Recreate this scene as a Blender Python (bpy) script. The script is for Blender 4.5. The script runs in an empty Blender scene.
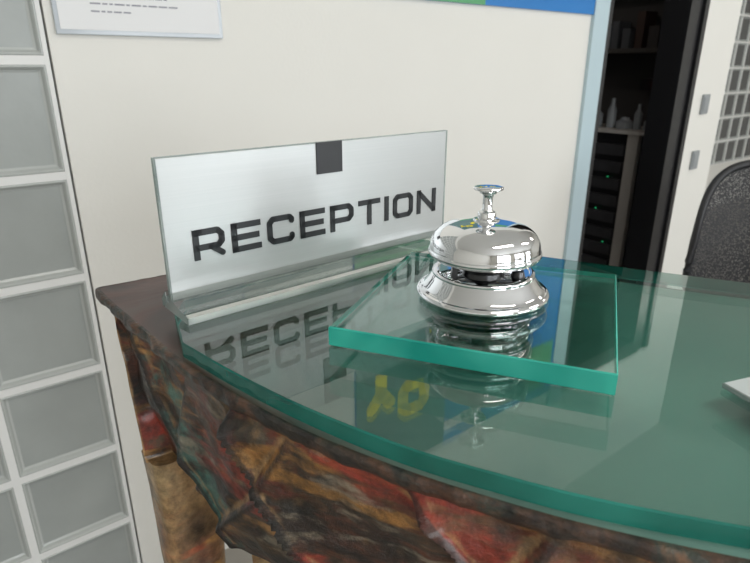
import bpy, bmesh, math, random
from mathutils import Vector, Matrix, noise
random.seed(4)
scene=bpy.context.scene
scene.view_settings.view_transform='Standard'
scene.view_settings.look='None'
D=1.05   # desk glass height above floor
# ---------------------------------------------------------------- helpers
def obj_from_bm(name,bm,mats=(),parent=None,mw=None,smooth=False,ang=35):
    me=bpy.data.meshes.new(name)
    bmesh.ops.recalc_face_normals(bm,faces=bm.faces)
    bm.to_mesh(me); bm.free()
    for m in mats: me.materials.append(m)
    if smooth:
        for p in me.polygons: p.use_smooth=True
        me.set_sharp_from_angle(angle=math.radians(ang))
    o=bpy.data.objects.new(name,me)
    scene.collection.objects.link(o)
    if parent is not None: o.parent=parent
    if mw is not None: o.matrix_world=mw
    return o
def empty(name,mw=None):
    o=bpy.data.objects.new(name,None); scene.collection.objects.link(o)
    o.empty_display_size=0.05
    if mw is not None: o.matrix_world=mw
    return o
def child(name,bm,mats,parent,smooth=False,ang=35):
    return obj_from_bm(name,bm,mats,parent,None,smooth,ang)
def box(bm,a,b,mi=0,bevel=0):
    x0,y0,z0=a;x1,y1,z1=b
    v=[bm.verts.new(p) for p in ((x0,y0,z0),(x1,y0,z0),(x1,y1,z0),(x0,y1,z0),(x0,y0,z1),(x1,y0,z1),(x1,y1,z1),(x0,y1,z1))]
    fs=[]
    for f in ((0,3,2,1),(4,5,6,7),(0,1,5,4),(1,2,6,5),(2,3,7,6),(3,0,4,7)):
        fc=bm.faces.new([v[i] for i in f]); fc.material_index=mi; fs.append(fc)
    if bevel>0:
        es=list({e for f in fs for e in f.edges})
        r=bmesh.ops.bevel(bm,geom=es,offset=bevel,segments=2,affect='EDGES',profile=0.5)
        for f in r['faces']: f.material_index=mi
def lathe(bm,prof,seg=96,mi=0,c=(0,0,0)):
    rings=[]
    for r,z in prof:
        if r<1e-6: rings.append([bm.verts.new((c[0],c[1],c[2]+z))])
        else: rings.append([bm.verts.new((c[0]+r*math.cos(2*math.pi*i/seg),c[1]+r*math.sin(2*math.pi*i/seg),c[2]+z)) for i in range(seg)])
    for A,B in zip(rings,rings[1:]):
        for i in range(seg):
            j=(i+1)%seg
            if len(A)==1 and len(B)==1: continue
            if len(A)==1: f=bm.faces.new((A[0],B[j],B[i]))
            elif len(B)==1: f=bm.faces.new((A[i],A[j],B[0]))
            else: f=bm.faces.new((A[i],A[j],B[j],B[i]))
            f.material_index=mi
def tube(bm,pts,r,seg=10,mi=0,closed=False):
    n=len(pts); pts=[Vector(p) for p in pts]; rings=[]
    up=Vector((0,0,1))
    for i,p in enumerate(pts):
        if closed: d=(pts[(i+1)%n]-pts[i-1])
        else: d=pts[min(i+1,n-1)]-pts[max(i-1,0)]
        d.normalize()
        a=d.cross(up)
        if a.length<1e-3: a=d.cross(Vector((0,1,0)))
        a.normalize(); b=d.cross(a)
        rr=r[i] if isinstance(r,(list,tuple)) else r
        rings.append([bm.verts.new(p+a*rr*math.cos(2*math.pi*k/seg)+b*rr*math.sin(2*math.pi*k/seg)) for k in range(seg)])
    m=n if closed else n-1
    for i in range(m):
        A=rings[i];B=rings[(i+1)%n]
        for k in range(seg):
            l=(k+1)%seg
            f=bm.faces.new((A[k],A[l],B[l],B[k])); f.material_index=mi
    if not closed:
        bm.faces.new(rings[0][::-1]).material_index=mi; bm.faces.new(rings[-1]).material_index=mi
def catmull(pts,n):
    out=[];P=[Vector(p) for p in pts]
    P=[2*P[0]-P[1]]+P+[2*P[-1]-P[-2]]
    for i in range(1,len(P)-2):
        for k in range(n):
            t=k/n;a,b,c,d=P[i-1],P[i],P[i+1],P[i+2]
            out.append(0.5*((2*b)+(c-a)*t+(2*a-5*b+4*c-d)*t*t+(3*b-a-3*c+d)*t**3))
    out.append(P[-2]); return out
def strip_cap(bm,r,mi=0):
    """fill a band-shaped closed ring with quads pairing vertex i with n-1-i"""
    n=len(r); i=0; j=n-1
    while j-i>=3:
        bm.faces.new((r[i],r[i+1],r[j-1],r[j])).material_index=mi
        i+=1;j-=1
    if j-i==2: bm.faces.new((r[i],r[i+1],r[j])).material_index=mi
# ---------------------------------------------------------------- materials
def base_mat(name):
    m=bpy.data.materials.new(name); m.use_nodes=True
    return m,m.node_tree.nodes,m.node_tree.links,m.node_tree.nodes['Principled BSDF']
def pm(name,col,rough=0.5,metal=0,bump=0,bscale=50,var=0.0,vscale=5,spec=0.5,trans=0,emit=None,estr=0):
    m,N,L,b=base_mat(name)
    b.inputs['Roughness'].default_value=rough; b.inputs['Metallic'].default_value=metal
    b.inputs['Specular IOR Level'].default_value=spec
    b.inputs['Transmission Weight'].default_value=trans
    if emit: b.inputs['Emission Color'].default_value=(*emit,1); b.inputs['Emission Strength'].default_value=estr
    tc=N.new('ShaderNodeTexCoord')
    nz=N.new('ShaderNodeTexNoise'); nz.inputs['Scale'].default_value=vscale; nz.inputs['Detail'].default_value=4
    L.new(tc.outputs['Object'],nz.inputs['Vector'])
    mx=N.new('ShaderNodeMix'); mx.data_type='RGBA'
    mx.inputs['A'].default_value=(*[max(0,c*(1-var)) for c in col],1)
    mx.inputs['B'].default_value=(*[min(1,c*(1+var)) for c in col],1)
    L.new(nz.outputs['Fac'],mx.inputs['Factor']); L.new(mx.outputs['Result'],b.inputs['Base Color'])
    if bump>0:
        n2=N.new('ShaderNodeTexNoise'); n2.inputs['Scale'].default_value=bscale; n2.inputs['Detail'].default_value=3
        L.new(tc.outputs['Object'],n2.inputs['Vector'])
        bp=N.new('ShaderNodeBump'); bp.inputs['Strength'].default_value=bump; bp.inputs['Distance'].default_value=0.004
        L.new(n2.outputs['Fac'],bp.inputs['Height']); L.new(bp.outputs['Normal'],b.inputs['Normal'])
    return m
def glass_face(name,tint,boost=1.0):
    m=bpy.data.materials.new(name); m.use_nodes=True; N=m.node_tree.nodes; L=m.node_tree.links
    N.clear(); out=N.new('ShaderNodeOutputMaterial')
    tr=N.new('ShaderNodeBsdfTransparent'); tr.inputs['Color'].default_value=(*tint,1)
    gl=N.new('ShaderNodeBsdfGlossy'); gl.inputs['Roughness'].default_value=0.0
    lw=N.new('ShaderNodeLayerWeight'); lw.inputs['Blend'].default_value=0.5
    pw=N.new('ShaderNodeMath'); pw.operation='POWER'; pw.inputs[1].default_value=5.0
    L.new(lw.outputs['Facing'],pw.inputs[0])
    ml=N.new('ShaderNodeMath'); ml.operation='MULTIPLY_ADD'; ml.inputs[1].default_value=0.95*boost; ml.inputs[2].default_value=0.045*boost; ml.use_clamp=True
    L.new(pw.outputs[0],ml.inputs[0])
    mx=N.new('ShaderNodeMixShader'); L.new(ml.outputs[0],mx.inputs[0]); L.new(tr.outputs[0],mx.inputs[1]); L.new(gl.outputs[0],mx.inputs[2])
    L.new(mx.outputs[0],out.inputs['Surface'])
    return m
def real_glass(name,tint):
    m,N,L,b=base_mat(name)
    b.inputs['Base Color'].default_value=(*tint,1); b.inputs['Roughness'].default_value=0; b.inputs['Transmission Weight'].default_value=1; b.inputs['IOR'].default_value=1.52
    return m
def edge_glass(name,c1,c2,tr=0.25,tcol=(.35,.85,.72)):
    m=bpy.data.materials.new(name); m.use_nodes=True; N=m.node_tree.nodes; L=m.node_tree.links
    b=N['Principled BSDF']; out=N['Material Output']
    tc=N.new('ShaderNodeTexCoord'); nz=N.new('ShaderNodeTexNoise'); nz.inputs['Scale'].default_value=18; nz.inputs['Detail'].default_value=2
    L.new(tc.outputs['Object'],nz.inputs['Vector'])
    rp=N.new('ShaderNodeValToRGB'); rp.color_ramp.elements[0].position=.35; rp.color_ramp.elements[1].position=.68
    rp.color_ramp.elements[0].color=(*c1,1); rp.color_ramp.elements[1].color=(*c2,1)
    L.new(nz.outputs['Fac'],rp.inputs[0]); L.new(rp.outputs[0],b.inputs['Base Color'])
    b.inputs['Roughness'].default_value=.08
    t=N.new('ShaderNodeBsdfTransparent'); t.inputs['Color'].default_value=(*tcol,1)
    mx=N.new('ShaderNodeMixShader'); mx.inputs[0].default_value=tr
    L.new(b.outputs[0],mx.inputs[1]); L.new(t.outputs[0],mx.inputs[2]); L.new(mx.outputs[0],out.inputs['Surface'])
    return m
def paint_mat(name,stops,scale=9,rough=.42,bump=.5,dist=.6,stretch=(1,1,1.5),grime=(.5,1.3),streak_and_shade=True,teal=.66,bd=.007):
    m,N,L,b=base_mat(name)
    tc=N.new('ShaderNodeTexCoord')
    mp=N.new('ShaderNodeMapping'); mp.inputs['Scale'].default_value=stretch; mp.inputs['Rotation'].default_value=(.5,.7,.4)
    L.new(tc.outputs['Object'],mp.inputs['Vector'])
    nz=N.new('ShaderNodeTexNoise'); nz.inputs['Scale'].default_value=scale; nz.inputs['Detail'].default_value=9; nz.inputs['Roughness'].default_value=.62; nz.inputs['Distortion'].default_value=dist
    L.new(mp.outputs[0],nz.inputs['Vector'])
    rp=N.new('ShaderNodeValToRGB'); cr=rp.color_ramp
    cr.elements[0].position=stops[0][0]; cr.elements[0].color=(*stops[0][1],1)
    cr.elements[1].position=stops[-1][0]; cr.elements[1].color=(*stops[-1][1],1)
    for p,c in stops[1:-1]:
        e=cr.elements.new(p); e.color=(*c,1)
    L.new(nz.outputs['Fac'],rp.inputs[0])
    col=rp.outputs[0]
    def over(col,facsock,c):
        mx=N.new('ShaderNodeMix'); mx.data_type='RGBA'; L.new(facsock,mx.inputs['Factor']); L.new(col,mx.inputs['A']); mx.inputs['B'].default_value=(*c,1); return mx.outputs['Result']
    def rng(sock,a,b_,lo=0,hi=1):
        r=N.new('ShaderNodeMapRange'); r.inputs['From Min'].default_value=a; r.inputs['From Max'].default_value=b_; r.inputs['To Min'].default_value=lo; r.inputs['To Max'].default_value=hi
        L.new(sock,r.inputs['Value']); return r.outputs[0]
    def nse(sc,loc,stretch=(1,1,1),rot=(0,0,0),det=6,rg=.6):
        q=N.new('ShaderNodeMapping'); q.inputs['Scale'].default_value=stretch; q.inputs['Rotation'].default_value=rot; q.inputs['Location'].default_value=loc
        L.new(tc.outputs['Object'],q.inputs['Vector'])
        z=N.new('ShaderNodeTexNoise'); z.inputs['Scale'].default_value=sc; z.inputs['Detail'].default_value=det; z.inputs['Roughness'].default_value=rg; L.new(q.outputs[0],z.inputs['Vector']); return z.outputs['Fac']
    if streak_and_shade:
        col=over(col,rng(nse(9,(3,1,2),(1,1,5),(.9,.3,.2)),.55,.62,0,.85),(.42,.20,.05))
        col=over(col,rng(nse(7,(7,5,2),(1,1,4),(-.8,.5,.2)),.56,.62,0,.85),(.34,.040,.022))
        col=over(col,rng(nse(8,(2,9,3),(1,1,2)),.50,.58,0,.85),(.013,.012,.010))
        col=over(col,rng(nse(10,(1,8,4)),teal-.05,teal,0,.85),(.05,.17,.14))
        col=over(col,rng(nse(14,(4,3,9),(1,1,3),(.4,1.1,0)),.58,.65,0,.75),(.30,.25,.18))
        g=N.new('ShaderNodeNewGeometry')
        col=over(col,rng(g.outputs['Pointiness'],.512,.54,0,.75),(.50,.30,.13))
        col=over(col,rng(g.outputs['Pointiness'],.488,.46,0,.75),(.012,.009,.007))  # crevice shade painted into the colour to deepen the carving
    r2=rng(nse(60,(0,0,0),det=7,rg=.7),.38,.62,*grime)
    mu=N.new('ShaderNodeVectorMath'); mu.operation='SCALE'
    L.new(col,mu.inputs[0]); L.new(r2,mu.inputs['Scale']); L.new(mu.outputs[0],b.inputs['Base Color'])
    bp=N.new('ShaderNodeBump'); bp.inputs['Strength'].default_value=bump; bp.inputs['Distance'].default_value=bd
    L.new(nse(38,(0,0,0),(1,1,1.4),(.4,.2,0),det=9,rg=.65),bp.inputs['Height']); L.new(bp.outputs[0],b.inputs['Normal'])
    b.inputs['Roughness'].default_value=rough; b.inputs['Coat Weight'].default_value=.4; b.inputs['Coat Roughness'].default_value=.18
    return m
M_wall=pm('wall_plaster',(.80,.785,.735),.75,bump=.08,bscale=120,var=.02)
M_ceil=pm('ceiling_paint',(.80,.79,.76),.8)
M_mortar=pm('mortar',(.80,.80,.78),.7,bump=.1)
M_brim=pm('glass_block_rim',(.50,.52,.50),.2,bump=.15,bscale=30)
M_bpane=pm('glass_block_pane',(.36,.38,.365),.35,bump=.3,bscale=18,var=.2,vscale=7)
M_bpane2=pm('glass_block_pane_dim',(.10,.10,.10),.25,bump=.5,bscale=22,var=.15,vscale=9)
M_black=pm('black_powdercoat',(.014,.014,.016),.3)
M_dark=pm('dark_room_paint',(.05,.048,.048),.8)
M_floor=pm('floor_tile',(.30,.28,.25),.35,var=.1,vscale=3)
M_white=pm('white_trim',(.78,.80,.82),.4)
M_trimblue=pm('pale_blue_jamb',(.50,.63,.68),.3)
M_paper=pm('paper',(.80,.80,.80),.6)
M_switch=pm('switch_grey',(.30,.32,.33),.35)
M_blue=pm('poster_blue',(.02,.20,.55),.35,var=.15,vscale=3)
M_yel=pm('poster_yellow',(1,.84,.02),.35)
M_green=pm('poster_green',(.10,.36,.16),.35)
M_teal=pm('poster_teal',(.10,.20,.20),.35,var=.2)
M_chrome=pm('chrome',(.88,.88,.89),.05,metal=1)
M_steel=pm('dark_steel',(.10,.10,.10),.3,metal=.9)
M_letter=pm('letter_black',(.018,.020,.022),.45)
M_square=pm('square_black',(.020,.020,.022),.4)
def silver_mat():
    m,N,L,b=base_mat('brushed_silver')
    tc=N.new('ShaderNodeTexCoord'); mp=N.new('ShaderNodeMapping'); mp.inputs['Scale'].default_value=(4,4,900)
    L.new(tc.outputs['Object'],mp.inputs[0])
    nz=N.new('ShaderNodeTexNoise'); nz.inputs['Scale'].default_value=1; nz.inputs['Detail'].default_value=3; L.new(mp.outputs[0],nz.inputs['Vector'])
    rp=N.new('ShaderNodeValToRGB'); rp.color_ramp.elements[0].position=.3; rp.color_ramp.elements[1].position=.7
    rp.color_ramp.elements[0].color=(.53,.545,.54,1); rp.color_ramp.elements[1].color=(.56,.57,.565,1)
    L.new(nz.outputs['Fac'],rp.inputs[0]); L.new(rp.outputs[0],b.inputs['Base Color'])
    b.inputs['Metallic'].default_value=.5; b.inputs['Roughness'].default_value=.36
    return m
M_silver=silver_mat()
M_acr=glass_face('clear_acrylic',(.90,.92,.91),boost=1.5)
M_acredge=edge_glass('acrylic_edge',(.30,.36,.35),(.60,.64,.62),.45,(.8,.88,.86))
M_gdesk=glass_face('desk_glass',(.85,.96,.935),boost=2.0)
M_gdesk_e=edge_glass('desk_glass_edge',(.006,.10,.08),(.025,.25,.20),.2)
M_gslab=real_glass('slab_glass',(.86,.985,.945))
M_gslab_e=edge_glass('slab_glass_edge',(.02,.40,.32),(.10,.70,.55),.25)  # bright green painted in for the light a glass edge gathers
M_rust=paint_mat('rust_paint',[(.30,(.008,.006,.005)),(.40,(.03,.014,.009)),(.46,(.13,.042,.020)),(.50,(.040,.030,.020)),(.54,(.15,.065,.028)),(.58,(.20,.040,.022)),(.64,(.08,.060,.035)),(.72,(.26,.14,.06))],scale=7,bump=.75,bd=.009,grime=(.4,1.45),teal=.61,rough=.38)
M_rim=paint_mat('rim_paint',[(.30,(.010,.009,.007)),(.42,(.035,.024,.016)),(.52,(.10,.045,.024)),(.58,(.035,.045,.035)),(.66,(.20,.10,.05)),(.75,(.05,.04,.03))],scale=22,streak_and_shade=False,bump=.9,grime=(.25,1.5),rough=.5)
M_ped=paint_mat('pedestal_paint',[(.3,(.05,.03,.025)),(.46,(.20,.07,.045)),(.54,(.15,.10,.08)),(.60,(.05,.15,.13)),(.72,(.25,.14,.07))],scale=8,teal=.58)
def top_mat():
    m,N,L,b=base_mat('desktop_lacquer')
    tc=N.new('ShaderNodeTexCoord'); sx=N.new('ShaderNodeSeparateXYZ'); L.new(tc.outputs['Object'],sx.inputs[0])
    nz=N.new('ShaderNodeTexNoise'); nz.inputs['Scale'].default_value=11; nz.inputs['Detail'].default_value=6; nz.inputs['Distortion'].default_value=1
    L.new(tc.outputs['Object'],nz.inputs['Vector'])
    r1=N.new('ShaderNodeValToRGB'); cr=r1.color_ramp
    cr.elements[0].position=.33; cr.elements[0].color=(.025,.02,.016,1); cr.elements[1].position=.7; cr.elements[1].color=(.10,.085,.07,1)
    e=cr.elements.new(.5); e.color=(.10,.040,.028,1)
    L.new(nz.outputs['Fac'],r1.inputs[0])
    r2=N.new('ShaderNodeValToRGB'); cr=r2.color_ramp
    cr.elements[0].position=.35; cr.elements[0].color=(.15,.32,.275,1); cr.elements[1].position=.65; cr.elements[1].color=(.22,.39,.34,1)
    L.new(nz.outputs['Fac'],r2.inputs[0])
    mr=N.new('ShaderNodeMapRange'); mr.interpolation_type='SMOOTHSTEP'; mr.inputs['From Min'].default_value=-.14; mr.inputs['From Max'].default_value=.22
    L.new(sx.outputs['X'],mr.inputs['Value'])
    mx=N.new('ShaderNodeMix'); mx.data_type='RGBA'; L.new(mr.outputs[0],mx.inputs['Factor']); L.new(r1.outputs[0],mx.inputs['A']); L.new(r2.outputs[0],mx.inputs['B'])
    L.new(mx.outputs['Result'],b.inputs['Base Color'])
    bp=N.new('ShaderNodeBump'); bp.inputs['Strength'].default_value=.35; bp.inputs['Distance'].default_value=.003
    L.new(nz.outputs['Fac'],bp.inputs['Height']); L.new(bp.outputs[0],b.inputs['Normal'])
    b.inputs['Roughness'].default_value=.35
    return m
M_top=top_mat()
# ---------------------------------------------------------------- letter strokes
def stroke(bm,pts,hw,ext,y0,y1,closed=False,mi=0):
    n=len(pts); segs=[(pts[i],pts[(i+1)%n]) for i in range(n if closed else n-1)]
    for a,b in segs:
        a=Vector(a);b=Vector(b);d=(b-a).normalized();nn=Vector((-d.y,d.x))
        e=hw if ext else 0
        A=a-d*e;B=b+d*e
        q=[A+nn*hw,A-nn*hw,B-nn*hw,B+nn*hw]
        f=[bm.verts.new((p.x,y0,p.y)) for p in q]; g=[bm.verts.new((p.x,y1,p.y)) for p in q]
        bm.faces.new(f).material_index=mi; bm.faces.new(g[::-1]).material_index=mi
        for i in range(4): bm.faces.new((f[i],g[i],g[(i+1)%4],f[(i+1)%4])).material_index=mi
    if not ext:
        for p in pts:
            K=12
            f=[bm.verts.new((p[0]+hw*math.cos(2*math.pi*k/K),y0,p[1]+hw*math.sin(2*math.pi*k/K))) for k in range(K)]
            g=[bm.verts.new((v.co.x,y1,v.co.z)) for v in f]
            bm.faces.new(f).material_index=mi
            for i in range(K): bm.faces.new((f[i],g[i],g[(i+1)%K],f[(i+1)%K])).material_index=mi
def glyph(bm,ch,x,z,W,H,hw,y0,y1,mi=0):
    x0=x+hw;x1=x+W-hw;z0=z+hw;z1=z+H-hw;c=min(W,H)*.13;zm=z+H*.5
    def S(p,ext=True,closed=False): stroke(bm,p,hw,ext,y0,y1,closed,mi)
    if ch=='E': S([(x1,z1),(x0,z1),(x0,z0),(x1,z0)]); S([(x0,zm),(x1-W*.06,zm)])
    elif ch=='C': S([(x1,z1-H*.14),(x1,z1-c*.6),(x1-c*.6,z1),(x0+c,z1),(x0,z1-c),(x0,z0+c),(x0+c,z0),(x1-c*.6,z0),(x1,z0+c*.6),(x1,z0+H*.14)],False)
    elif ch=='O': S([(x1,z1-c),(x1-c,z1),(x0+c,z1),(x0,z1-c),(x0,z0+c),(x0+c,z0),(x1-c,z0),(x1,z0+c)],False,True)
    elif ch=='P' or ch=='R':
        k=z+H*.40
        S([(x0,z0),(x0,z1)]); S([(x0,z1),(x1-c,z1),(x1,z1-c),(x1,k+c),(x1-c,k),(x0,k)],False)
        S([(x0,z1),(x0+c,z1)])
        if ch=='R': S([(x+W*.55,k),(x1-hw*.1,z0+hw*.2)],False); 
    elif ch=='T': S([(x0,z1),(x1,z1)]); S([(x+W/2,z1),(x+W/2,z0)])
    elif ch=='I': S([(x0,z0),(x0,z1)])
    elif ch=='N': S([(x0,z0),(x0,z1)]); S([(x0,z1),(x1,z0)],False); S([(x1,z0),(x1,z1)])
    elif ch=='Y': S([(x0,z1),(x+W/2,zm),(x1,z1)],False); S([(x+W/2,zm),(x+W/2,z0)])
    elif ch=='U': S([(x0,z1),(x0,z0+c),(x0+c,z0),(x1-c,z0),(x1,z0+c),(x1,z1)],False)
# ---------------------------------------------------------------- room, wall frame: x along wall, -y towards the room
F=Matrix.Translation((-.551,1.077,0))@Matrix.Rotation(math.radians(37.5),4,'Z')
HC=2.7
XR=2.335; XE=2.63
bm=bmesh.new()
box(bm,(-.008,0,0),(1.64,.12,HC)); box(bm,(1.64,0,2.15),(XR,.12,HC)); box(bm,(XR,0,0),(XE,.12,HC))
box(bm,(-2.384,0,2.44),(-.008,.12,HC))
obj_from_bm('wall_back',bm,[M_wall],mw=F)
def blocks(name,x1,cols,rows,z0,ypl,dim=False,P=.198):
    bm=bmesh.new()
    box(bm,(x1-cols*P,ypl+.016,z0),(x1,ypl+.10,z0+rows*P),2)
    g=.0075
    for i in range(cols+1):
        x=x1-i*P; box(bm,(max(x-g,x1-cols*P),ypl+.001,z0),(min(x+g,x1),ypl+.017,z0+rows*P),0)
    for j in range(rows+1):
        z=z0+j*P
        box(bm,(x1-cols*P,ypl+.0015,max(z-g,z0)),(x1,ypl+.017,min(z+g,z0+rows*P)),0)
    for i in range(cols):
        for j in range(rows):
            cx=x1-(i+.5)*P; cz=z0+(j+.5)*P
            prev=None
            for h,y in ((.0920,.004),(.0905,.0005),(.0885,.000),(.0860,.003),(.0830,.0095),(.0790,.012)):
                h*=P/.198
                r=[bm.verts.new((cx+sx*h,ypl+y,cz+sz*h)) for sx,sz in ((-1,-1),(1,-1),(1,1),(-1,1))]
                if prev:
                    for k in range(4):
                        f=bm.faces.new((prev[k],prev[(k+1)%4],r[(k+1)%4],r[k])); f.material_index=1
                prev=r
            f=bm.faces.new(prev); f.material_index=2
    return obj_from_bm(name,bm,[M_mortar,M_brim,M_bpane2 if dim else M_bpane],mw=F)
blocks('glass_block_wall',-.012,12,12,.023+.0,0)
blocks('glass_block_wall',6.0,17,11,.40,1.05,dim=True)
bm=bmesh.new()
box(bm,(XE-.06,1.06,0),(6.1,1.18,.40)); box(bm,(XE-.06,1.06,2.578),(6.1,1.18,HC))
obj_from_bm('wall_alcove_back',bm,[M_wall],mw=F)
bm=bmesh.new(); box(bm,(XE-.07,.121,0),(XE,1.05,HC)); obj_from_bm('wall_alcove_side',bm,[M_wall],mw=F)
bm=bmesh.new(); box(bm,(-2.5,-4.6,0),(-2.385,.12,HC)); obj_from_bm('wall_left',bm,[M_wall],mw=F)
bm=bmesh.new(); box(bm,(6.0,-4.6,0),(6.1,1.05,HC)); obj_from_bm('wall_right',bm,[M_wall],mw=F)
bm=bmesh.new(); box(bm,(-2.5,-4.6,-.1),(6.1,1.18,0)); obj_from_bm('floor',bm,[M_floor],mw=F)
bm=bmesh.new(); box(bm,(-2.5,-4.6,HC),(6.1,1.18,HC+.1)); obj_from_bm('ceiling',bm,[M_ceil],mw=F)
bm=bmesh.new()
wins=[(-1.4,.4),(1.0,2.8),(3.4,5.2)]; zb,zt=.85,2.3
xs=[-2.384]+[v for w in wins for v in w]+[6.0]
for i in range(0,len(xs),2): box(bm,(xs[i],-4.6,0),(xs[i+1],-4.48,HC))
for a,b in wins: box(bm,(a,-4.6,0),(b,-4.48,zb)); box(bm,(a,-4.6,zt),(b,-4.48,HC))
obj_from_bm('wall_front',bm,[M_wall],mw=F)
EN=(54,46,34)
for k,(a,b) in enumerate(wins):
    bm=bmesh.new(); t=.05
    for q in (((a,-4.58,zb),(b,-4.5,zb+t)),((a,-4.58,zt-t),(b,-4.5,zt)),((a,-4.58,zb+t),(a+t,-4.5,zt-t)),((b-t,-4.58,zb+t),(b,-4.5,zt-t)),(((a+b)/2-t/2,-4.58,zb+t),((a+b)/2+t/2,-4.5,zt-t))):
        box(bm,*q)
    obj_from_bm('window_%d'%(k+1),bm,[M_black],mw=F)
    ld=bpy.data.lights.new('daylight','AREA'); ld.shape='RECTANGLE'; ld.size=b-a; ld.size_y=zt-zb; ld.energy=EN[k]; ld.color=(.94,.98,1)
    lo=bpy.data.objects.new('window_daylight',ld); scene.collection.objects.link(lo)
    lo.matrix_world=F@Matrix.Translation(((a+b)/2,-4.64,(zb+zt)/2))@Matrix.Rotation(math.radians(90),4,'X')
for k,(x,y) in enumerate(((.3,-1.9),(2.3,-1.9),(4.2,-.9))):  # panels out of view, added as overhead fill light
    bm=bmesh.new(); box(bm,(x-.62,y-.17,HC-.05),(x+.62,y+.17,HC-.001),0)
    obj_from_bm('ceiling_fill_panel',bm,[M_white],mw=F)
    ld=bpy.data.lights.new('panel','AREA'); ld.shape='RECTANGLE'; ld.size=1.16; ld.size_y=.28; ld.energy=13; ld.color=(1,.95,.88)
    lo=bpy.data.objects.new('ceiling_fill_light',ld); scene.collection.objects.link(lo)
    lo.matrix_world=F@Matrix.Translation((x,y,HC-.055))
# doorway
bm=bmesh.new(); box(bm,(1.565,-.012,0),(1.645,.119,2.17)); obj_from_bm('trim_1',bm,[M_trimblue],mw=F)
bm=bmesh.new()
box(bm,(1.647,-.006,0),(1.675,.10,2.15)); box(bm,(2.19,-.006,0),(2.235,.10,2.15)); box(bm,(2.242,.004,0),(XR-.035,.10,2.15)); box(bm,(XR-.03,-.006,0),(XR,.10,2.15)); box(bm,(1.675,-.006,2.08),(2.19,.10,2.15))
obj_from_bm('door_frame',bm,[M_black],mw=F)
bm=bmesh.new(); box(bm,(2.236,-.002,0),(2.241,.09,2.15)); obj_from_bm('trim_2',bm,[pm('frame_edge_metal',(.14,.15,.16),.3,metal=.5)],mw=F)
SR=XE-.10
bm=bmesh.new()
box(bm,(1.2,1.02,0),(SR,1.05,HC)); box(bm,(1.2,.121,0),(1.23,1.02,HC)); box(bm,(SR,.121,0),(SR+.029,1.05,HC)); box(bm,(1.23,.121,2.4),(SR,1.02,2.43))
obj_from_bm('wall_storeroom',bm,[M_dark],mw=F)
ld=bpy.data.lights.new('store','POINT'); ld.energy=2.8; ld.shadow_soft_size=.05; ld.color=(1,.9,.8)  # unseen point light, added to brighten the storeroom
lo=bpy.data.objects.new('storeroom_fill',ld); scene.collection.objects.link(lo); lo.matrix_world=F@Matrix.Translation((1.65,.55,2.0))
cab=empty('equipment_cabinet',F)
bm=bmesh.new(); box(bm,(2.30,.130,.0),(SR-.002,.90,.92),0,.004); child('carcass',bm,[pm('cab_black',(.02,.02,.022),.4)],cab)
bm=bmesh.new(); box(bm,(2.270,.165,.0),(2.298,.215,.92)); box(bm,(2.28,.84,.0),(2.298,.88,.92)); box(bm,(2.26,.128,.921),(SR-.002,.905,.935)); child('posts',bm,[pm('cab_metal',(.56,.53,.50),.4,metal=.2)],cab)
bm=bmesh.new()
for j in range(11):
    box(bm,(2.285,.235,.04+j*.078),(2.298,.83,.09+j*.078))
child('rack_panels',bm,[pm('rack_panel',(.05,.05,.055),.3,var=.4,vscale=20)],cab)
bm=bmesh.new()
for j,(y,z) in enumerate(((.29,.72),(.33,.565),(.27,.41))): box(bm,(2.281,y,z),(2.2845,y+.006,z+.005))
child('green_leds',bm,[pm('led_g',(.0,.3,.1),.4,emit=(.05,.8,.3),estr=.4)],cab)
bm=bmesh.new()
for (y,h,w) in ((.17,.06,.035),(.23,.11,.022),(.29,.05,.05),(.36,.13,.026),(.44,.09,.04),(.55,.06,.05),(.68,.12,.03)):
    lathe(bm,[(0,0),(w*.8,0),(w*.8,h*.6),(w*.4,h*.8),(w*.35,h),(0,h)],20,0,(2.36,y,.9355))
child('jars',bm,[pm('jar_grey',(.26,.28,.30),.25,var=.5,vscale=12)],cab,True)
sh=empty('wall_shelf',F)
bm=bmesh.new()
for z in (1.26,1.56,1.86): box(bm,(2.37,.14,z),(SR-.001,.98,z+.018))
child('boards',bm,[pm('shelf_grey',(.06,.055,.05),.5)],sh)
bm=bmesh.new()
for z in (1.26,1.56,1.86):
    y=.15
    while y<.93:
        wv=random.uniform(.03,.075); hh=random.uniform(.05,.16)
        box(bm,(2.39+random.uniform(0,.03),y,z+.0185),(2.51,y+wv*.9,z+.018+hh),random.randint(0,2)); y+=wv+random.choice((0,.02,.04))
child('boxes',bm,[pm('box_dim',(.045,.04,.04),.5),pm('box_brown',(.05,.03,.025),.5),pm('box_grey',(.08,.085,.095),.5)],sh)
bm=bmesh.new(); box(bm,(2.46,.20,1.10),(SR-.001,.30,1.15),1); box(bm,(2.452,.225,1.12),(2.4595,.24,1.132)); obj_from_bm('alarm_panel',bm,[pm('led_r',(.4,.0,.0),.4,emit=(1,.08,.02),estr=3),M_black],mw=F)
for z in (1.052,.818):
    bm=bmesh.new(); box(bm,(2.425,-.010,z-.04),(2.482,-.0003,z+.04),0,.002); box(bm,(2.432,-.013,z-.028),(2.475,-.0095,z+.028),0,.001)
    obj_from_bm('light_switch',bm,[M_switch],mw=F)
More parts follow.
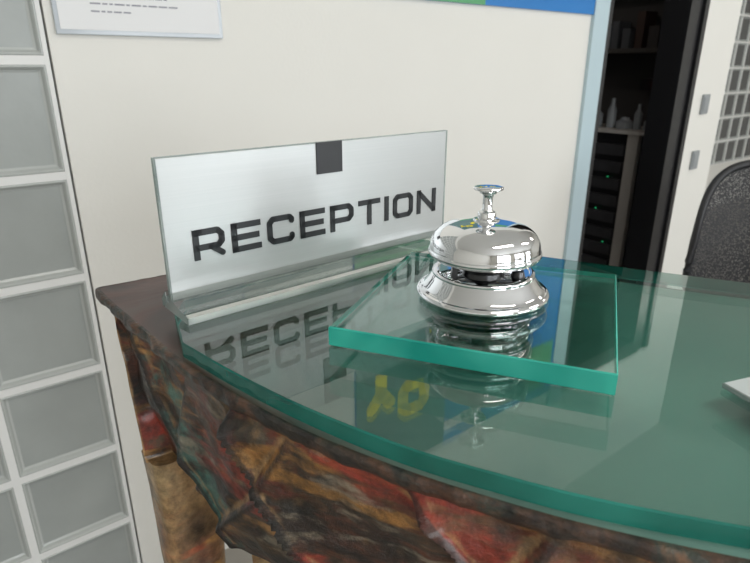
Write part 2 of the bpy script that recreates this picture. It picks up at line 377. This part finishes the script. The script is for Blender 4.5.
# notice
e=empty('framed_notice',F)
bm=bmesh.new(); box(bm,(.005,-.008,D+.203),(.306,-.0004,D+.42),0,.001); child('frame',bm,[pm('acrylic_frame',(.50,.54,.58),.15)],e)
bm=bmesh.new(); box(bm,(.012,-.0092,D+.211),(.299,-.0082,D+.413)); child('sheet',bm,[M_paper],e)
bm=bmesh.new()
for j in range(13):
    z=D+.240+j*.0125; w=random.uniform(.10,.16) if j%4 else .07
    xx=.065
    while xx<.065+w:
        ww=random.uniform(.006,.018); box(bm,(xx,-.0096,z),(xx+ww,-.0093,z+.0026)); xx+=ww+.003
child('text',bm,[pm('pale_ink',(.30,.30,.34),.6)],e)
# poster
e=empty('wall_poster',F)
bm=bmesh.new(); box(bm,(.62,-.008,D+.306),(1.584,-.0004,2.10)); child('board',bm,[M_blue],e)
bm=bmesh.new(); box(bm,(.62,-.0092,D+.372),(.98,-.0082,2.10)); child('teal_field',bm,[M_teal],e)
bm=bmesh.new(); box(bm,(.62,-.0095,D+.306),(1.06,-.0082,D+.37)); box(bm,(1.3,-.0095,1.9),(1.55,-.0082,2.06)); child('green_band',bm,[M_green],e)
bm=bmesh.new()
for ch,x,z,W in (('O',.775,1.80,.13),('Y',.655,1.745,.11),('U',.90,1.635,.12),('T',1.02,1.60,.11),('O',1.14,1.60,.12)):
    glyph(bm,ch,x,z,W,.13,.021,-.0102,-.0083)
child('lettering',bm,[M_yel],e)
bm=bmesh.new(); box(bm,(.98,-.0102,2.02),(1.16,-.0083,2.055)); child('glare_strip',bm,[M_paper],e)  # white strip added out of view to reflect as glare in the glass
# ---------------------------------------------------------------- desk
desk=empty('reception_desk',Matrix.Translation((0,0,D)))
front=[(-.2155,.420),(-.1850,.383),(-.1553,.350),(-.1142,.303),(-.0750,.266),(-.0354,.233),(.0106,.204),(.0492,.1844),(.0833,.170),(.1298,.155),(.20,.137),(.30,.122),(.42,.115),(.56,.12),(.70,.14)]
back=[(.735,.33),(.60,.325),(.45,.340),(.279,.396),(.14,.462),(.05,.510),(-.018,.553)]
def resamp(pts,step):
    out=[];acc=0;prev=Vector(pts[0]);out.append(prev.copy())
    for p in pts[1:]:
        p=Vector(p); d=(p-prev).length
        while acc+d>=step and d>1e-9:
            t=(step-acc)/d; q=prev.lerp(p,t); out.append(q); prev=q; d=(p-prev).length; acc=0
        acc+=d; prev=p
    return out
fc=catmull(front,12); bc=catmull(back,12)
loop=resamp([tuple(p) for p in fc]+[tuple(p) for p in bc]+[front[0]],.0022)
while (loop[-1]-loop[0]).length<.0015: loop.pop()
for _ in range(5):
    n=len(loop); loop=[(loop[i-1]+2*loop[i]+loop[(i+1)%n])/4 for i in range(n)]
n=len(loop); nor=[]
for i in range(n):
    a=Vector((0,0))
    for k in (1,2,3,4): a+=(loop[(i+k)%n]-loop[i-k]).normalized()
    a.normalize(); nor.append(Vector((a.y,-a.x)))
arcl=[0]
for i in range(1,n): arcl.append(arcl[-1]+(loop[i]-loop[i-1]).length)
def sst(a,b,x):
    t=max(0,min(1,(x-a)/(b-a))); return t*t*(3-2*t)
def ring(bm,z,ins,disp=None):
    r=[]
    for i in range(n):
        d=-ins
        if disp: d+=disp(arcl[i],z,loop[i])
        p=loop[i]+nor[i]*d
        r.append(bm.verts.new((p.x,p.y,z)))
    return r
def bridge(bm,rs,mi=0):
    for A,B in zip(rs,rs[1:]):
        for i in range(n):
            j=(i+1)%n; bm.faces.new((A[i],A[j],B[j],B[i])).material_index=mi
def rimd(s,z,p): return noise.noise(Vector((p.x*40,p.y*40,z*60)))*.0026+noise.noise(Vector((p.x*130,p.y*130,z*130)))*.0016
bm=bmesh.new()
r0=ring(bm,-.0108,.0); r1=ring(bm,-.0140,.0)
bridge(bm,[r0,r1]); strip_cap(bm,r0); strip_cap(bm,r1)
child('top_board',bm,[M_top],desk)
bm=bmesh.new()
rs=[ring(bm,-.0106,.0008),ring(bm,-.0106,-.0010),ring(bm,-.0114,-.0024,rimd),ring(bm,-.0130,-.0026,rimd),ring(bm,-.0145,-.0028,rimd),ring(bm,-.0160,-.0028,rimd),ring(bm,-.0175,-.002,rimd),ring(bm,-.0190,-.001,rimd),ring(bm,-.0205,.003)]
bridge(bm,rs)
child('rim_moulding',bm,[M_rim],desk,True,70)
folds=((.055,.75,.008,.012),(.150,-.45,.006,.012),(.205,.50,.016,.008),(.255,-.8,.007,.012),(.315,.9,.014,.010),(.375,-.5,.009,.010),(.45,.6,.012,.010),(.56,1,.008,.015),(.72,-.6,.008,.014),(.86,.8,.008,.014))
def apd(s,z,p):
    q=Vector((p.x,p.y,z))
    rdg=1-abs(noise.noise(q*22+Vector((3,7,1))))*2
    d=noise.noise(q*13)*.006+noise.noise(q*34)*.0034+noise.noise(q*75)*.0017+rdg*rdg*.0018
    h=-z-.020
    for s0,k,amp,w in folds:
        c=s0+k*h+.005*math.sin(h*45+s0*20)
        x=s-c
        d+=amp*math.exp(-max(x,0)/.035)*sst(-w*.5,w*.3,x)
        if k>0: d+=.0048*math.exp(-(x/.0040)**2)-.003*math.exp(-((x+.011)/.005)**2)
    d-=.0065
    if s>1.02: d=min(d,0)*.5-.003
    return d*sst(0,.012,h)
bm=bmesh.new(); rs=[]
R=68
for j in range(R+1):
    t=j/R; z=-.020-.136*t
    rs.append(ring(bm,z,.003+.018*t**1.1,apd))
rs.append(ring(bm,-.160,.030))
bridge(bm,rs); strip_cap(bm,rs[0]); strip_cap(bm,rs[-1])
child('apron',bm,[M_rust],desk,True,80)
bm=bmesh.new()
cen=Vector((.2,.3))
def inset_poly(ins,shr):
    out=[]
    for i in range(0,n,9):
        p=loop[i]-nor[i]*ins; out.append(cen+(p-cen)*shr)
    return out
A=inset_poly(.035,.80);B=inset_poly(.045,.74)
va=[bm.verts.new((p.x,p.y,-.160)) for p in A]; vb=[bm.verts.new((p.x,p.y,-D+.001)) for p in B]
for i in range(len(va)):
    j=(i+1)%len(va); bm.faces.new((va[i],va[j],vb[j],vb[i]))
strip_cap(bm,va); strip_cap(bm,vb)
child('pedestal',bm,[M_ped],desk)
for k,(x,y,a) in enumerate(((-.170,.425,42),(.02,.26,-30),(.62,.20,5),(.60,.29,0),(.0,.50,40))):
    bm=bmesh.new(); rows=24; prev=None
    for j in range(rows+1):
        t=j/rows; z=-.158-(D-.159)*t
        w=.030-.010*math.sin(t*math.pi); dd=.020-.006*math.sin(t*math.pi)
        nn_=16; r=[]
        for q in range(nn_):
            th=2*math.pi*q/nn_; ca,sa=math.cos(th),math.sin(th)
            px=w*math.copysign(abs(ca)**.5,ca); py=dd*math.copysign(abs(sa)**.5,sa)
            s=1+.12*noise.noise(Vector((px*30,py*30,z*12+k)))
            px*=s;py*=s; ar=math.radians(a)
            r.append(bm.verts.new((x+px*math.cos(ar)-py*math.sin(ar),y+px*math.sin(ar)+py*math.cos(ar),z)))
        if prev:
            for q in range(nn_): bm.faces.new((prev[q],prev[(q+1)%nn_],r[(q+1)%nn_],r[q]))
        else: bm.faces.new(r)
        prev=r
    bm.faces.new(prev[::-1])
    child('leg_%d'%(k+1),bm,[M_ped],desk,True,60)
# glass top
gf=[(-.1120,.3030),(-.0760,.2700),(-.0355,.2370),(.0106,.2060),(.0490,.1870),(.0830,.1730),(.130,.1590),(.20,.141),(.30,.126),(.42,.119),(.56,.124),(.695,.144)]
gb=[(.738,.334),(.60,.330),(.45,.345),(.281,.402),(.142,.467),(.052,.515),(-.016,.551)]
gl=[(-.132,.372),(-.130,.345),(-.1120,.3030)]
pts=resamp([tuple(p) for p in catmull(gf,10)]+[tuple(p) for p in catmull(gb,10)]+gl,.004)
while (pts[-1]-pts[0]).length<.003: pts.pop()
pts=[tuple(p) for p in pts]
def glass_prism(pts,z0,z1,ch):
    bm=bmesh.new(); P=[Vector(p) for p in pts]; m=len(P)
    def off(d):
        o=[]
        for i in range(m):
            a=(P[i]-P[i-1]).normalized(); b=(P[(i+1)%m]-P[i]).normalized()
            na=Vector((a.y,-a.x)); nb=Vector((b.y,-b.x)); q=(na+nb); q.normalize()
            o.append(P[i]-q*d/max(.4,q.dot(na)))
        return o
    I=off(ch)
    lv=[(I,z0),(P,z0+ch),(P,z1-ch),(I,z1)]
    R=[[bm.verts.new((p.x,p.y,z)) for p in L] for L,z in lv]
    for A,B in zip(R,R[1:]):
        for i in range(m): bm.faces.new((A[i],A[(i+1)%m],B[(i+1)%m],B[i])).material_index=1
    strip_cap(bm,R[0],0); strip_cap(bm,R[-1],0)
    return bm
child('glass_top',glass_prism(pts,-.0098,0,.0008),[M_gdesk,M_gdesk_e],desk)
# ---------------------------------------------------------------- thick glass plate
MS=Matrix.Translation((.0722,.3426,D+.0004))@Matrix.Rotation(math.radians(-21),4,'Z')
h=.0763
obj_from_bm('glass_plate',glass_prism([(-h,-h),(h,-h),(h,h),(-h,h)],0,.0120,.0007),[M_gslab,M_gslab_e],mw=MS)
# ---------------------------------------------------------------- bell
bell=empty('service_bell',Matrix.Translation((.0690,.3500,D+.0126)))
def sm(prof,k=6): return [tuple(p) for p in catmull(prof,k)]
bm=bmesh.new()
prof=[(0,0),(.0400,0)]+sm([(.0405,.0002),(.0418,.0016),(.0420,.0030),(.0408,.0044),(.0392,.0050)])+sm([(.0388,.0054),(.0375,.0064),(.0350,.0096),(.0330,.0124),(.0318,.0140)])+sm([(.0322,.0144),(.0322,.0158),(.0308,.0168),(.0290,.0170)])+[(.0285,.0162),(0,.0158)]
lathe(bm,prof,128); child('base',bm,[M_chrome],bell,True,40)
bm=bmesh.new()
outer=sm([(.0344,.0268),(.0352,.0278),(.0352,.0294),(.0345,.0306),(.0343,.0324),(.0334,.0364),(.0306,.0408),(.0257,.0444),(.0186,.0470),(.0108,.0484),(.0050,.0489)],8)
inner=[(r-.0012 if r>.006 else r,z-.0012) for r,z in outer][::-1]
lathe(bm,[(0,.0489)]+outer[::-1]+[(.0334,.0268)]+inner[::-1]+[(0,.0476)],128)
child('dome',bm,[M_chrome],bell,True,40)
bm=bmesh.new()
lathe(bm,[(0,.0150),(.0075,.0150),(.0075,.020),(.0045,.021),(.0045,.0483),(0,.0483)],32)
box(bm,(-.020,-.003,.0235),(.020,.003,.0257)); box(bm,(-.020,-.003,.0160),(-.0165,.003,.0240)); box(bm,(.014,-.004,.0240),(.021,.004,.0285))
lathe(bm,[(0,.0168),(.0035,.0168),(.0045,.020),(.0035,.0235),(0,.0240)],20,0,(.0225,0,0))
lathe(bm,[(0,.0160),(.012,.0160),(.013,.0190),(.010,.0215),(0,.0215)],32)
child('striker_mechanism',bm,[M_steel],bell,True,35)
bm=bmesh.new()
prof=[(.0080,.0484),(.0082,.0488),(.0078,.0498),(.0062,.0503),(.0056,.0504),(.0056,.0530)]+sm([(.0052,.0538),(.0042,.0543)],4)+[(.0034,.0548),(.0030,.0558),(.0030,.0626),(.0034,.0646),(.0050,.0654),(.0052,.0664)]+sm([(.0060,.0670),(.0086,.0676),(.0090,.0684),(.0086,.0694),(.0060,.0701),(.0025,.0704)],5)+[(0,.0705)]
lathe(bm,prof,64); child('plunger',bm,[M_chrome],bell,True,40)
# ---------------------------------------------------------------- sign
SG=Matrix.Translation((-.1320,.3513,D+.0004))@Matrix.Rotation(math.radians(40),4,'Z')
sign=empty('reception_sign',SG)
bm=bmesh.new(); box(bm,(0,0,.0062),(.2525,.0030,.098),0,.0004); child('panel',bm,[M_silver],sign)
bm=bmesh.new(); box(bm,(-.0012,-.0003,.0055),(.0,.0033,.0985)); box(bm,(.2525,-.0003,.0055),(.2537,.0033,.0985)); box(bm,(0,0,.0981),(.2525,.0030,.0986)); child('clear_edge',bm,[M_acredge],sign)
bm=bmesh.new(); x=.0175; W=.0223; g=.0052; Hh=.0205; hw=.00205
for ch in 'RECEPTION':
    w=2*hw if ch=='I' else W
    glyph(bm,ch,x,.0298,w,Hh,hw,-.0009,-.0001); x+=w+g
child('lettering',bm,[M_letter],sign)
bm=bmesh.new(); box(bm,(.1165,-.0010,.0757),(.1395,-.0001,.0986)); child('square_mark',bm,[M_square],sign)
bm=bmesh.new()
pr=[(-.0305,0),(.012,0),(.012,.006),(.0045,.0125),(.0035,.0055),(-.0008,.0055),(-.0008,.0115),(-.010,.0075),(-.0305,.0045)]
A=[bm.verts.new((-.003,p[0],p[1])) for p in pr]; B=[bm.verts.new((.255,p[0],p[1])) for p in pr]
bm.faces.new(A[::-1]).material_index=1; bm.faces.new(B).material_index=1
for i in range(len(pr)):
    j=(i+1)%len(pr); f=bm.faces.new((A[i],A[j],B[j],B[i])); f.material_index=1 if i in (8,1) else 0
child('wedge_base',bm,[M_acr,M_acredge],sign)
bm=bmesh.new(); box(bm,(.0,-.0290,.0006),(.252,-.019,.0020)); child('frosted_strip',bm,[pm('frosted_strip',(.82,.80,.76),.3)],sign)
# ---------------------------------------------------------------- card at right
MC=Matrix.Translation((.172,.2518,D+.0006))
bm=glass_prism([(0,0),(.030,-.085),(.150,-.043),(.120,.042)],0,.003,.0005)
obj_from_bm('acrylic_sheet',bm,[pm('white_acrylic',(.60,.66,.66),.15),M_acredge],mw=MC)
# ---------------------------------------------------------------- office chair
CH=Matrix.Translation((1.125,1.52,0))@Matrix.Rotation(math.radians(-28),4,'Z')
chair=empty('office_chair',CH)
Mc=pm('chair_black',(.018,.018,.02),.45)
m=bpy.data.materials.new('chair_mesh'); m.use_nodes=True; N=m.node_tree.nodes;L=m.node_tree.links
b=N['Principled BSDF']; b.inputs['Base Color'].default_value=(.035,.035,.038,1); b.inputs['Roughness'].default_value=.7
tc=N.new('ShaderNodeTexCoord'); vo=N.new('ShaderNodeTexVoronoi'); vo.inputs['Scale'].default_value=260
L.new(tc.outputs['Object'],vo.inputs['Vector']); mt=N.new('ShaderNodeMath'); mt.operation='GREATER_THAN'; mt.inputs[1].default_value=.30
L.new(vo.outputs['Distance'],mt.inputs[0]); L.new(mt.outputs[0],b.inputs['Alpha'])
Mm=m
def bk(u,v):
    w=.235*(1-.10*v); return Vector((u*w,.07*(1-u*u)-.02+.05*v-.04*math.sin(v*math.pi),.52+.43*v))
bm=bmesh.new(); pts=[]
for k in range(72):
    th=2*math.pi*k/72; ca,sa=math.cos(th),math.sin(th)
    u=math.copysign(abs(ca)**.45,ca); v=.5+.5*math.copysign(abs(sa)**.5,sa); pts.append(bk(u,v))
tube(bm,pts,.011,10,0,True)
child('back_frame',bm,[Mc],chair,True,60)
bm=bmesh.new(); G=24; rows=[]
for j in range(G+1):
    v=.01+.98*j/G; s=abs(2*v-1)
    um=max(.05,(1-s**4.2)**.225)
    rows.append([bm.verts.new(bk(um*(2*i/G-1),v)) for i in range(G+1)])
for j in range(G):
    for i in range(G): bm.faces.new((rows[j][i],rows[j][i+1],rows[j+1][i+1],rows[j+1][i]))
child('back_mesh',bm,[Mm],chair,True)
bm=bmesh.new()
box(bm,(-.24,-.48,.43),(.24,-.02,.49),0,.022); child('seat',bm,[pm('seat_fabric',(.03,.03,.033),.8)],chair,True,50)
bm=bmesh.new(); tube(bm,[(0,.10,.80),(0,.10,.6),(0,.06,.45),(0,-.1,.41),(0,-.25,.41)],.018,10); 
for sx in (-1,1):
    tube(bm,[(sx*.22,-.22,.42),(sx*.30,-.22,.44),(sx*.31,-.22,.60)],.014,10)
    box(bm,(sx*.31-.04,-.36,.60),(sx*.31+.04,-.10,.63),0,.01)
child('supports',bm,[Mc],chair,True,50)
bm=bmesh.new(); lathe(bm,[(0,.07),(.03,.07),(.03,.25),(.02,.25),(.02,.43),(0,.43)],24,0,(0,-.25,0))
for k in range(5):
    a=2*math.pi*k/5+.3; dx,dy=math.cos(a),math.sin(a)
    tube(bm,[(0,-.25,.10),(dx*.15,-.25+dy*.15,.09),(dx*.28,-.25+dy*.28,.065)],[.024,.018,.013],10)
    tube(bm,[(dx*.28-dy*.02,-.25+dy*.28+dx*.02,.0285),(dx*.28+dy*.02,-.25+dy*.28-dx*.02,.0285)],.028,16)
child('base',bm,[Mc],chair,True,50)
# ---------------------------------------------------------------- world, camera
w=bpy.data.worlds.new('World'); scene.world=w; w.use_nodes=True
bg=w.node_tree.nodes['Background']; bg.inputs[0].default_value=(.80,.88,1,1); bg.inputs[1].default_value=1.2
cd=bpy.data.cameras.new('Camera'); cd.lens=580/750*36; cd.sensor_width=36; cd.clip_start=.01
cd.dof.use_dof=True; cd.dof.focus_distance=.40; cd.dof.aperture_fstop=18
cam=bpy.data.objects.new('Camera',cd); scene.collection.objects.link(cam)
cam.location=(0,0,D+.15); cam.rotation_euler=(math.radians(90-20.3),0,0)
scene.camera=cam
